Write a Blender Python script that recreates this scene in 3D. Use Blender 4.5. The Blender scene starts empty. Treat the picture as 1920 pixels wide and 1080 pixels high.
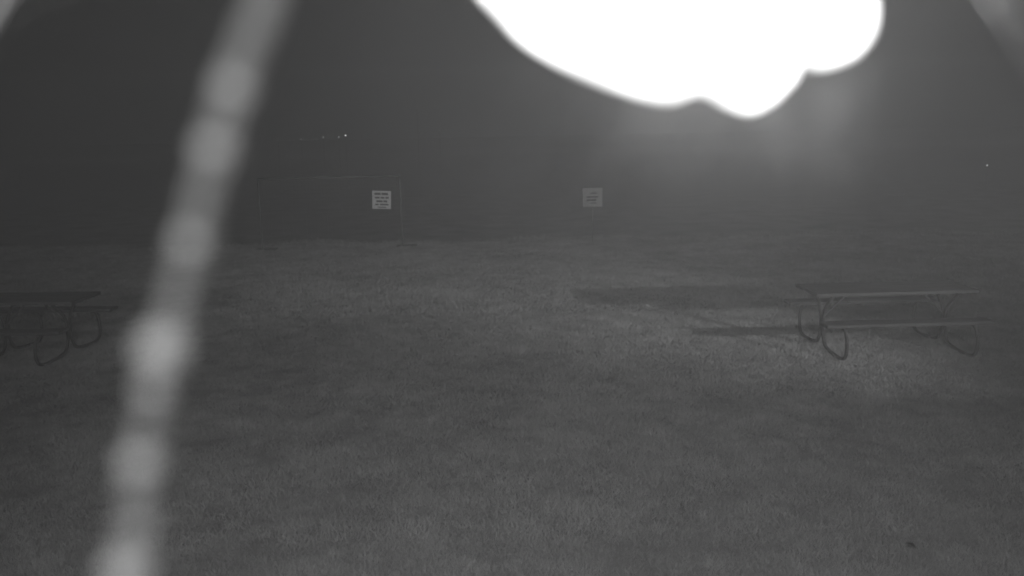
import bpy, bmesh, math, random
import numpy as np
from mathutils import Vector, Matrix
random.seed(7); rng = np.random.default_rng(7)
S = bpy.context.scene; C = S.collection

# ------------------------------------------------------------------ camera
H, PITCH, ROLL, F = 2.708, 0.1755, -0.0201, 1632.0        # metres, radians, radians, focal length in 1920-px units
cam = bpy.data.cameras.new('camera'); co = bpy.data.objects.new('camera', cam); C.objects.link(co); S.camera = co
c_, s_ = math.cos(PITCH), math.sin(PITCH)
fw = Vector((0, c_, -s_)); up0 = Vector((0, s_, c_)); rt0 = Vector((1, 0, 0))
rt = math.cos(ROLL)*rt0 + math.sin(ROLL)*up0
up = -math.sin(ROLL)*rt0 + math.cos(ROLL)*up0
M = Matrix((rt, up, -fw)).transposed().to_4x4(); M.translation = Vector((0, 0, H)); co.matrix_world = M
cam.sensor_width = 36; cam.lens = 36*F/1920; cam.clip_start = 0.005; cam.clip_end = 2000
cam.dof.use_dof = True; cam.dof.focus_distance = 12.0; cam.dof.aperture_fstop = cam.lens/5.9   # a 6 mm entrance pupil
E0 = Vector((0, 0, H))
def at(u, v, d):                    # a point d metres in front of the lens
    return E0 + d*(fw + rt*((u-960)/F) + up*((540-v)/F))
def on_ground(u, v, z=0.0):
    d = fw + rt*((u-960)/F) + up*((540-v)/F)
    return E0 + d*((z-H)/d.z)

# ------------------------------------------------------------------ world and lights
S.view_settings.view_transform = 'Standard'; S.view_settings.look = 'None'
S.view_settings.exposure = 0; S.view_settings.gamma = 1; S.view_settings.use_curve_mapping = False
S.cycles.use_denoising = True; S.cycles.use_adaptive_sampling = False
S.cycles.pixel_filter_type = 'BLACKMAN_HARRIS'; S.cycles.filter_width = 1.8      # a soft night lens
SUN_EL, SUN_AZ = math.radians(24), math.radians(2)
w = bpy.data.worlds.new('World'); S.world = w; w.use_nodes = True
nt = w.node_tree; nt.nodes.clear()
sky = nt.nodes.new('ShaderNodeTexSky'); sky.sky_type = 'NISHITA'; sky.sun_disc = False
sky.sun_elevation = SUN_EL; sky.sun_rotation = math.pi + SUN_AZ
bw = nt.nodes.new('ShaderNodeRGBToBW'); bg = nt.nodes.new('ShaderNodeBackground'); wo = nt.nodes.new('ShaderNodeOutputWorld')
bg.inputs['Strength'].default_value = 0.0015              # night: the sky is nearly out; the camera sees in grey only
nt.links.new(sky.outputs[0], bw.inputs[0]); nt.links.new(bw.outputs[0], bg.inputs[0]); nt.links.new(bg.outputs[0], wo.inputs[0])

def light(name, kind, loc, energy, **k):
    l = bpy.data.lights.new(name, kind); l.energy = energy
    for a, v in k.items(): setattr(l, a, v)
    o = bpy.data.objects.new(name, l); o.location = loc; C.objects.link(o); return o
def aim(o, target):
    o.rotation_euler = (Vector(target)-o.location).to_track_quat('-Z', 'Y').to_euler()
sun = light('fill_sun', 'SUN', (0, -5, 20), 0.05, angle=math.radians(9))  # added fill, evenly brightens lawn and signs; no real moon
sun.rotation_euler = Vector((math.sin(SUN_AZ)*math.cos(SUN_EL)*-1, math.cos(SUN_EL), -math.sin(SUN_EL))).to_track_quat('-Z', 'Y').to_euler()
W = 4*math.pi
FLOODS = [((7.7, 4.5, 1.92), (0.2, 15.0, 2.75), 205), ((-6.3, 4.5, 1.92), (-4.4, 15.0, 2.75), 34)]
for loc, tgt, i in FLOODS:
    o = light('flood_lamp', 'SPOT', loc, i*W, spot_size=math.radians(53), spot_blend=1.0, shadow_soft_size=0.03); aim(o, tgt)
# lamps added for haze glow and lawn fill, and the diodes beside the lens that light what hangs near the glass
GLOW = at(1350, 10, 0.75)
light('added_fill_lamp', 'POINT', GLOW, 2.8*W, shadow_soft_size=0.02)  # added out of sight behind the clump to make the haze glow
o = light('added_fill_lamp', 'SPOT', (0.6, -3.2, 5.6), 125*W, spot_size=math.radians(62), spot_blend=1.0, shadow_soft_size=0.05); aim(o, (0.2, 6.9, 0))  # added high behind the camera to brighten the near lawn
o = light('infrared_diode', 'SPOT', E0 + 0.03*rt + 0.035*up, 2.0*W, spot_size=math.radians(40), spot_blend=0.6, shadow_soft_size=0.006); aim(o, at(1235, 30, 0.25))
o = light('infrared_diode', 'POINT', E0 - 0.05*rt + 0.02*up - 0.03*fw, 0.06*W, shadow_soft_size=0.006)

# ------------------------------------------------------------------ helpers
def gray(v): return (v, v, v, 1)
def mat(name, v, var=0.0, scale=8.0, rough=0.8, bump=0.0, stretch=(1, 1, 1), metal=0.0):
    m = bpy.data.materials.new(name); m.use_nodes = True; t = m.node_tree; b = t.nodes['Principled BSDF']
    b.inputs['Base Color'].default_value = gray(v); b.inputs['Roughness'].default_value = rough; b.inputs['Metallic'].default_value = metal
    if var or bump:
        tc = t.nodes.new('ShaderNodeTexCoord'); mp = t.nodes.new('ShaderNodeMapping'); mp.inputs['Scale'].default_value = stretch
        n = t.nodes.new('ShaderNodeTexNoise'); n.inputs['Scale'].default_value = scale; n.inputs['Detail'].default_value = 5
        t.links.new(tc.outputs['Object'], mp.inputs[0]); t.links.new(mp.outputs[0], n.inputs['Vector'])
        if var:
            r = t.nodes.new('ShaderNodeMapRange'); r.inputs[1].default_value = .25; r.inputs[2].default_value = .75
            r.inputs[3].default_value = v*(1-var); r.inputs[4].default_value = v*(1+var)
            t.links.new(n.outputs[0], r.inputs[0]); t.links.new(r.outputs[0], b.inputs['Base Color'])
        if bump:
            bp = t.nodes.new('ShaderNodeBump'); bp.inputs['Strength'].default_value = bump; bp.inputs['Distance'].default_value = .01
            t.links.new(n.outputs[0], bp.inputs['Height']); t.links.new(bp.outputs[0], b.inputs['Normal'])
    return m
def link(name, me, m=None, parent=None):
    o = bpy.data.objects.new(name, me); C.objects.link(o)
    if m and not me.materials: me.materials.append(m)
    if parent: o.parent = parent
    return o
def mesh_of(bm, name, smooth=False):
    me = bpy.data.meshes.new(name); bm.normal_update(); bm.to_mesh(me); bm.free()
    if smooth: me.polygons.foreach_set('use_smooth', [True]*len(me.polygons))
    return me
def box(bm, c, d, bevel=0.0):
    r = bmesh.ops.create_cube(bm, size=1.0)
    bmesh.ops.scale(bm, vec=d, verts=r['verts']); bmesh.ops.translate(bm, vec=c, verts=r['verts'])
    if bevel:
        es = list({e for v in r['verts'] for e in v.link_edges})
        bmesh.ops.bevel(bm, geom=es, offset=bevel, segments=1, affect='EDGES')
def smooth_path(pts, n=6):          # Catmull-Rom through the points
    P = [Vector(p) for p in pts]; P = [2*P[0]-P[1]] + P + [2*P[-1]-P[-2]]; out = []
    for i in range(1, len(P)-2):
        a, b, c, d = P[i-1:i+3]
        for k in range(n):
            t = k/n
            out.append(.5*((2*b)+(c-a)*t+(2*a-5*b+4*c-d)*t*t+(3*b-a-3*c+d)*t**3))
    out.append(P[-2]); return out
def tube(bm, pts, r, seg=10):
    rings = []; n = len(pts); rr = r if callable(r) else (lambda i: r)
    t0 = (pts[1]-pts[0]).normalized(); nrm = t0.orthogonal().normalized()
    for i, p in enumerate(pts):
        t = (pts[min(i+1, n-1)]-pts[max(i-1, 0)]).normalized()
        nrm = (nrm-t*nrm.dot(t)).normalized(); b = t.cross(nrm)
        rings.append([bm.verts.new(p+rr(i)*(math.cos(a)*nrm+math.sin(a)*b)) for a in [2*math.pi*k/seg for k in range(seg)]])
    for a, b in zip(rings, rings[1:]):
        for k in range(seg): bm.faces.new((a[k], a[(k+1) % seg], b[(k+1) % seg], b[k]))
    bm.faces.new(rings[0][::-1]); bm.faces.new(rings[-1])
def tag(o, label=None, cat=None, group=None, kind=None):
    for k, v in (('label', label), ('category', cat), ('group', group), ('kind', kind)):
        if v: o[k] = v
    return o
def thing(name, label, cat, loc=(0, 0, 0), rz=0.0, group=None):
    o = bpy.data.objects.new(name, None); C.objects.link(o); o.location = loc; o.rotation_euler = (0, 0, rz); o.empty_display_size = .2
    return tag(o, label, cat, group)
def copy_tree(o, parent=None):
    c = o.copy(); C.objects.link(c)
    if parent: c.parent = parent
    for ch in [x for x in bpy.data.objects if x.parent == o]: copy_tree(ch, c)
    return c

# ------------------------------------------------------------------ ground
G = mat('dark_rough_ground', .19, .3, 1.2, 1.0, .3); LS = mat('lawn_soil', .24, .35, 2.2, .95, .5)
for m_ in (G, LS): m_.node_tree.nodes['Principled BSDF'].inputs['Specular IOR Level'].default_value = .1
bm = bmesh.new(); v = [bm.verts.new(p) for p in ((-400, -30, 0), (400, -30, 0), (400, 900, 0), (-400, 900, 0))]; bm.faces.new(v)
tag(link('ground', mesh_of(bm, 'ground'), G), kind='structure')
bm = bmesh.new(); xs = np.linspace(-60, 60, 241); f = [bm.verts.new((x, -20, .004)) for x in xs]; k = [bm.verts.new((x, 22.0+.35*math.sin(x*.9)+.3*math.sin(x*2.3+1), .004)) for x in xs]
for i in range(240): bm.faces.new((f[i], f[i+1], k[i+1], k[i]))
tag(link('lawn', mesh_of(bm, 'lawn'), LS), kind='structure')

# mown grass: one triangle per blade, denser near the camera
NOISE = rng.normal(0, 1, (512, 512))
def vnoise(x, y, c):
    x = x/c+200.3; y = y/c+57.7; i = np.floor(x).astype(int); j = np.floor(y).astype(int); fx = x-i; fy = y-j
    fx = fx*fx*(3-2*fx); fy = fy*fy*(3-2*fy); g = lambda a, b: NOISE[a % 512, b % 512]
    return (g(i, j)*(1-fx)+g(i+1, j)*fx)*(1-fy)+(g(i, j+1)*(1-fx)+g(i+1, j+1)*fx)*fy
def patchiness(x, y):
    r = np.zeros_like(x)
    for c, a in ((1.9, .45), (.7, .5), (.27, .6), (.1, .6)):
        th = c*3; r += a*vnoise(x*math.cos(th)-y*math.sin(th), x*math.sin(th)+y*math.cos(th), c)
    return r
V = []; R = []
for y0, y1, dens, ln, wd in ((3.0, 5.5, 17000, .035, .0042), (5.5, 8.5, 9000, .037, .006), (8.5, 13, 5200, .04, .009), (13, 23.5, 2100, .042, .02)):
    xm = y1*.66+1.2; n = int(dens*(y1-y0)*2*xm)
    x = rng.uniform(-xm, xm, n); y = rng.uniform(y0, y1, n)
    keep = (np.abs(x) < y*.66+1.2) & (y < 22.1+.35*np.sin(x*.9)+.3*np.sin(x*2.3+1)+rng.normal(0, .4, n)); x, y = x[keep], y[keep]; n = len(x)
    pt = patchiness(x, y); hgt = ln*(1+.22*pt)*rng.uniform(.55, 1.25, n).clip(.3)
    a = rng.uniform(0, 6.283, n); le = rng.uniform(.2, 1.3, n)*hgt; la = a+rng.normal(0, 1, n)
    wv = wd*rng.uniform(.7, 1.3, n)/2
    p0 = np.stack([x-np.cos(a)*wv, y-np.sin(a)*wv, np.zeros(n)], -1); p1 = np.stack([x+np.cos(a)*wv, y+np.sin(a)*wv, np.zeros(n)], -1)
    p2 = np.stack([x+np.cos(la)*le, y+np.sin(la)*le, hgt], -1)
    V.append(np.stack([p0, p1, p2], 1)); R.append(np.repeat(0.5+.20*pt+rng.normal(0, .14, n), 3))
V = np.concatenate(V).reshape(-1, 3).astype(np.float32); R = np.concatenate(R).clip(0, 1).astype(np.float32); n = len(V)//3
me = bpy.data.meshes.new('grass'); me.vertices.add(3*n); me.vertices.foreach_set('co', V.ravel())
me.loops.add(3*n); me.loops.foreach_set('vertex_index', np.arange(3*n, dtype=np.int32))
me.polygons.add(n); me.polygons.foreach_set('loop_start', np.arange(0, 3*n, 3, dtype=np.int32)); me.update()
at_ = me.attributes.new('tone', 'FLOAT', 'POINT'); at_.data.foreach_set('value', R)
GM = mat('grass_blade', .3, rough=.7); t = GM.node_tree; b = t.nodes['Principled BSDF']
an = t.nodes.new('ShaderNodeAttribute'); an.attribute_name = 'tone'; mr = t.nodes.new('ShaderNodeMapRange'); mr.inputs[3].default_value = .20; mr.inputs[4].default_value = .46
t.links.new(an.outputs['Fac'], mr.inputs[0]); t.links.new(mr.outputs[0], b.inputs['Base Color'])
b.inputs['Specular IOR Level'].default_value = .2
tag(link('grass', me, GM), 'short mown grey lawn grass under the picnic tables', 'grass', kind='stuff')

# ------------------------------------------------------------------ haze
bm = bmesh.new(); box(bm, (0, 55, 5.5), (240, 150, 13.0))
hz = bpy.data.materials.new('night_haze'); hz.use_nodes = True; t = hz.node_tree; t.nodes.clear()
pv = t.nodes.new('ShaderNodeVolumePrincipled'); mo = t.nodes.new('ShaderNodeOutputMaterial')
pv.inputs['Color'].default_value = gray(.95); pv.inputs['Density'].default_value = .0165; pv.inputs['Anisotropy'].default_value = .15
t.links.new(pv.outputs[0], mo.inputs['Volume'])
tag(link('haze', mesh_of(bm, 'haze'), hz), kind='stuff')

# ------------------------------------------------------------------ picnic tables
WOOD = mat('weathered_plank', .018, .4, 3.0, .75, .3, (2, 25, 25))
PIPE = mat('dark_steel_pipe', .022, .25, 20, .8)
def picnic_table(label, loc, rz, s_left, s_right):
    root = thing('picnic_table', label, 'picnic table', loc, rz, 'pipe frame picnic tables on the lawn')
    L = 1.966
    for i, y in enumerate((-.2425, 0, .2425)):
        bm = bmesh.new(); box(bm, (0, y, .738), (L+(.012, 0, .006)[i], .235, .042), .005); link('plank', mesh_of(bm, 'plank'), WOOD, root)
    for sg in (-1, 1):
        bm = bmesh.new(); box(bm, (0, (-.60, .66)[sg > 0], (.432, .462)[sg > 0]), (L+.01, .245, .042), .006); link('bench_seat', mesh_of(bm, 'bench_seat'), WOOD, root)
    for x, inward in ((-s_left, 1), (s_right, -1)):
        for sg in (-1, 1):
            bm = bmesh.new()
            pts = smooth_path([(x, sg*.31, .716), (x, sg*.27, .68), (x, sg*.12, .56), (x, sg*.05, .46), (x, sg*.032, .34), (x, sg*.045, .2), (x, sg*.12, .075),
                               (x, sg*.26, .035), (x, sg*.42, .024), (x, sg*.62, .026), (x, sg*.735, .075), (x, sg*.77, .2), (x, sg*.745, .32), (x, sg*.68, .392+.03*(sg > 0)), (x, sg*.58, .408+.03*(sg > 0))], 5)
            tube(bm, pts, .021); link('leg', mesh_of(bm, 'leg', True), PIPE, root)
        bm = bmesh.new(); tube(bm, smooth_path([(x, 0, .38), (x+inward*.06, 0, .45), (x+inward*.3, 0, .68), (x+inward*.36, 0, .712)], 4), .014)
        link('brace', mesh_of(bm, 'brace', True), PIPE, root)
        bm = bmesh.new(); box(bm, (x, 0, .711), (.05, .66, .012), .002); link('top_bracket', mesh_of(bm, 'top_bracket'), PIPE, root)
    return root
picnic_table('grey picnic table at the right with both bench ends and both pipe legs in view', (4.60, 10.56, 0), .028, .766, .766)
picnic_table('picnic table cut off by the left edge behind the blurred strand', (-6.447, 11.046, 0), -.045, .12, .704)

# ------------------------------------------------------------------ signs and barrier
WHITE = mat('white_sign_face', .66, .1, 6, .6); PALE = mat('greyed_sign_face', .36, .1, 6, .6); INK = mat('dark_print', .05, rough=.7); STEEL = mat('galvanised_pipe', .08, .2, 10, .5); DARK = mat('dark_post', .09, .2, 8, .8)
def sign_face(root, w, h, rows, z, face):
    bm = bmesh.new(); box(bm, (0, 0, z), (w, .012, h), .002); p = link('panel', mesh_of(bm, 'panel'), face, root)
    bm = bmesh.new()
    for zz, hh, segs in rows:
        for a, b in segs: box(bm, ((a+b)/2*w, -.008, z+zz*h), ((b-a)*w, .004, hh*h))
    link('lettering', mesh_of(bm, 'lettering'), INK, p)
g1 = on_ground(493, 470); g2 = on_ground(755, 463)
mid = (g1+g2)/2; dx = g2-g1; ang = math.atan2(dx.y, dx.x); wd = dx.length/2
bar = thing('safety_barrier', 'low dark pipe barrier with wire mesh at the back of the lawn', 'barrier', mid, ang)
HB = 1.75
for x in (-wd, wd):
    bm = bmesh.new(); tube(bm, [Vector((x, 0, 0)), Vector((x, 0, HB))], .022); link('post', mesh_of(bm, 'post', True), DARK, bar)
    bm = bmesh.new(); box(bm, (x+.1, 0, .025), (.5, .22, .05), .01); link('foot', mesh_of(bm, 'foot'), DARK, bar)
bm = bmesh.new(); tube(bm, [Vector((-wd, 0, HB)), Vector((wd, 0, HB))], .022); link('top_rail', mesh_of(bm, 'top_rail', True), STEEL, bar)
bm = bmesh.new()
for k in range(1, 40): box(bm, (-wd+2*wd*k/40, 0, (HB+.18)/2), (.0015, .0015, HB-.2))
for k in range(1, 16): box(bm, (0, .004, .18+(HB-.18)*k/16), (2*wd, .0015, .0015))
o = link('wire_mesh', mesh_of(bm, 'wire_mesh'), DARK, bar); o['kind'] = 'stuff'
ROWS1 = [(.33, .13, ((-.38, -.05), (0, .34))), (.12, .10, ((-.36, -.1), (-.05, .15), (.2, .38))), (-.08, .11, ((-.28, .05), (.1, .3))), (-.26, .09, ((-.34, -.15), (-.1, .36))), (-.41, .06, ((-.2, .24),))]
ROWS2 = [(.22, .07, ((-.1, .22),)), (.02, .08, ((-.3, .28),)), (-.14, .10, ((-.3, .2),)), (-.3, .05, ((-.12, .2),))]
t0 = (Vector(at(715, 375, 1))-E0); k = (mid.y-.05)/t0.y; p = E0+t0*k
s1 = thing('warning_sign', 'square white sign with rows of dark text hung on the wire barrier', 'sign', (p.x, p.y+dx.y/dx.x*(p.x-mid.x)-.02, p.z), ang)
s1.rotation_euler = (0, math.radians(2.5), ang)
sign_face(s1, .455, .44, ROWS1, 0, WHITE)
t0 = (Vector(at(1111, 370, 1))-E0); p = E0+t0*(21.4/t0.y)
s2 = thing('notice_sign', 'square pale sign on a thin stake below the bright glow', 'sign', (p.x, p.y, 0), 0)
sign_face(s2, .48, .46, ROWS2, p.z, PALE)
bm = bmesh.new(); box(bm, (0, .03, (p.z+.2)/2), (.014, .014, p.z+.2), .003); link('stake', mesh_of(bm, 'stake'), DARK, s2)

# ------------------------------------------------------------------ far lights
def glow_mat(i):
    m = bpy.data.materials.new('lamp_glow'); m.use_nodes = True; b = m.node_tree.nodes['Principled BSDF']
    b.inputs['Emission Color'].default_value = gray(1); b.inputs['Emission Strength'].default_value = i; return m
POLE = mat('thin_pole', .3, rough=.8)
FAR = [(648, 254, 23, .018, 1.0, 'brightest of the tiny lights in the dark beyond the lawn'),
       (635, 257, 23.4, .013, .6, 'tiny light just left of the brightest one beyond the lawn'),
       (606, 257, 23.2, .013, .6, 'tiny light next left of the close pair of lights'),
       (565, 261, 23.6, .011, .6, 'dim tiny light between two others left of the close pair'),
       (521, 262, 23.3, .011, .4, 'faint tiny light nearest the thick blurred strand'),
       (824, 244, 23.5, .011, .8, 'dim tiny light to the right of and above the barrier sign'),
       (782, 201, 23.8, .011, .5, 'faint tiny light standing highest of all beyond the lawn'),
       (1851, 310, 21, .015, 1.1, 'lone tiny light at the far right above the picnic table')]
for u, v_, d, r, e, lab in FAR:
    p = at(u, v_, d)
    t_ = thing('pole_lamp', lab, 'lamp', (p.x, p.y, 0), 0, 'tiny pole lamps beyond the lawn')
    bm = bmesh.new(); tube(bm, [Vector((0, 0, 0)), Vector((0, 0, p.z-r*.8))], .0015, 5); link('pole', mesh_of(bm, 'pole'), POLE, t_)
    bm = bmesh.new(); bmesh.ops.create_icosphere(bm, subdivisions=2, radius=r); bmesh.ops.translate(bm, vec=(0, 0, p.z), verts=bm.verts)
    link('lamp_globe', mesh_of(bm, 'lamp_globe', True), glow_mat(e), t_)

# ------------------------------------------------------------------ litter on the grass
def leaf(name, label, p, l, wdt, rz, m, z=.035):
    bm = bmesh.new(); N = 9; A = []; B = []; Mi = []
    for i in range(N):
        f = i/(N-1); ww = wdt*math.sin(math.pi*f)**.7*.5+.001; x = (f-.5)*l; zz = .012*math.sin(3*f)
        A.append(bm.verts.new((x, -ww, zz+.4*ww))); Mi.append(bm.verts.new((x, 0, zz))); B.append(bm.verts.new((x, ww, zz+.3*ww)))
    for i in range(N-1):
        bm.faces.new((A[i], A[i+1], Mi[i+1], Mi[i])); bm.faces.new((Mi[i], Mi[i+1], B[i+1], B[i]))
    r = bmesh.ops.solidify(bm, geom=bm.faces[:], thickness=.0015)
    o = link(name, mesh_of(bm, name, True), m); o.location = (p.x, p.y, z); o.rotation_euler = (.1, .1, rz)
    return tag(o, label, 'leaf')
leaf('fallen_leaf', 'dark fallen leaf on the grass near the bottom right corner', on_ground(1707, 1025, .03), .09, .03, 1.9, mat('dead_leaf', .05, .3, 30))
leaf('fallen_leaf', 'small pale leaf lying on the open lawn at the centre', on_ground(857, 668, .03), .10, .035, .15, mat('pale_leaf', .6, .2, 30))

# ------------------------------------------------------------------ cobweb hanging close to the lens
SILK = mat('dusty_silk', .72, .15, 900, .9); THREAD = mat('dusty_thread', .2, .25, 700, .9); CORD = mat('dusty_cord', .08, .35, 420, .9); BEAD = mat('matted_knot', .2, .2, 500, .9)
def strand(name, label, path, r, beads=(), noise=.15, parts=True):
    pts = smooth_path([at(*q) for q in path], 10)
    root = thing(name, label, 'cobweb', pts[-1], 0, 'cobweb strands in front of the lens'); o0 = pts[-1]
    bm = bmesh.new(); wob = [1+noise*math.sin(i*1.7)*math.sin(i*.37) for i in range(len(pts))]
    tube(bm, [q-o0 for q in pts], lambda i: (r(i/(len(pts)-1)) if callable(r) else r)*wob[i], 14); link('thread', mesh_of(bm, 'thread', True), CORD if beads else THREAD, root)
    for u, v_, d, rb, st in beads:
        bm = bmesh.new(); q = at(u, v_, d)-o0; along = (at(u-24, v_+100, d)-at(u, v_, d)).normalized()
        for k, (sh, sc) in enumerate(((0, 1.0), (random.uniform(1.2, 1.7), .62), (-random.uniform(1.2, 1.8), .5), (random.uniform(2.2, 3.2), .36), (-random.uniform(2.2, 3.0), .34))):
            r_ = bmesh.ops.create_icosphere(bm, subdivisions=2, radius=rb*sc)['verts']
            for vv in r_: vv.co += along*vv.co.dot(along)*(st-1)*.6; vv.co += q+along*sh*rb*st + rt*random.uniform(-.15, .15)*rb
        link('knot', mesh_of(bm, 'knot', True), BEAD, root)
    return root
DS = .095
strand('cobweb_strand', 'thick blurred knotted strand running down the whole left side', [(u, v_, DS) for u, v_ in ((640, -420), (560, -180), (503, 0), (470, 85), (437, 170), (403, 290), (378, 390), (358, 470), (334, 565), (310, 655), (287, 760), (266, 870), (252, 970), (243, 1065), (225, 1250), (210, 1480))], lambda f: float(np.interp(f, (0, .2, .3, .4, .6, 1), (.0019, .0018, .0016, .0015, .0014, .0014))),
       [(441, 165, DS, .00195, 1.5), (405, 280, DS, .00205, .75), (361, 457, DS, .0020, .8), (309, 655, DS, .0025, 1.1), (266, 868, DS, .0021, .85), (243, 1070, DS, .0025, 1.1)])
strand('cobweb_strand', 'blurred pale strand crossing the top left corner', [(110, -160, .2), (55, -70, .2), (6, 8, .2), (-50, 95, .2), (-130, 210, .2)], .0011)
strand('cobweb_strand', 'fainter blurred strand brushing the top edge right of the corner strand', [(330, -140, .13), (200, -45, .13), (90, -12, .13), (-30, 60, .13), (-150, 160, .13)], .00005)
strand('cobweb_strand', 'faint blurred strand crossing the top right corner', [(1790, -160, .16), (1860, -50, .16), (1905, 25, .16), (1960, 120, .16), (2020, 220, .16)], .00018)
strand('cobweb_strand', 'faintest blurred strand fading out left of the top right corner strand', [(1740, -160, .17), (1815, -50, .17), (1868, 30, .17), (1950, 150, .17), (2020, 260, .17)], .00014)

OUT = [(885, -20), (925, 30), (975, 82), (1045, 125), (1120, 158), (1200, 186), (1260, 194), (1318, 180), (1362, 203), (1405, 215), (1450, 196), (1488, 158), (1505, 128), (1545, 132), (1600, 113), (1630, 80), (1641, 35), (1630, -30), (1590, -130), (1500, -230), (1380, -300), (1240, -310), (1100, -260), (980, -170), (905, -80)]
DB = .34; px = DB/F
cen = Vector((1290, -50, 0)); shrink = -4
pts2 = []
for i in range(len(OUT)):
    a, b, c, d = [Vector((*OUT[(i+k) % len(OUT)], 0)) for k in (-1, 0, 1, 2)]
    for k in range(6):
        t = k/6; pts2.append(.5*((2*b)+(c-a)*t+(2*a-5*b+4*c-d)*t*t+(3*b-a-3*c+d)*t**3))
for q in pts2:
    d = q-cen; q -= d.normalized()*shrink
root = thing('cobweb_clump', 'big blown out white clump of cobweb hanging at the top of the view', 'cobweb', at(cen.x, cen.y, DB))
bm = bmesh.new(); K = 10; rings = []; o0 = at(cen.x, cen.y, DB)
for j in range(-K+1, K):
    th = j/K*math.pi/2; ring = []
    for i, q in enumerate(pts2):
        e = cen+(q-cen)*math.cos(th)**.8; z = -.03*math.sin(th)*(1+.25*math.sin(q.x*.021)*math.sin(q.y*.03+1))
        ring.append(bm.verts.new(at(e.x, e.y, DB)-o0 + fw*z))
    rings.append(ring)
n = len(pts2)
for a, b in zip(rings, rings[1:]):
    for i in range(n): bm.faces.new((a[i], a[(i+1) % n], b[(i+1) % n], b[i]))
bm.faces.new(rings[0]); bm.faces.new(rings[-1][::-1]); bmesh.ops.recalc_face_normals(bm, faces=bm.faces)
link('silk_mass', mesh_of(bm, 'silk_mass', True), SILK, root)

# fine threads added below the clump; blurred, they imitate its soft glow
bm = bmesh.new()
for k in range(170):
    u0 = random.uniform(1000, 1680); v0 = random.triangular(20, 380, 150); l = random.uniform(130, 300)
    if k % 4 == 0: u0 = random.uniform(1050, 1230); v0 = random.uniform(250, 340); l = random.uniform(90, 170)
    th = math.radians(random.gauss(18, 22)); d = random.uniform(.1, .14)
    u1, v1 = u0-math.sin(th)*l, v0+math.cos(th)*l
    b = random.gauss(0, 25)
    tube(bm, smooth_path([at(u0, v0, d)-o0, at((u0+u1)/2+b, (v0+v1)/2+abs(b)*.4, d+.004)-o0, at(u1, v1, d+random.uniform(-.01, .01))-o0], 3), .00003, 3)
o = link('glow_threads', mesh_of(bm, 'glow_threads'), mat('glow_thread', .03, rough=.9), root); o['kind'] = 'stuff'
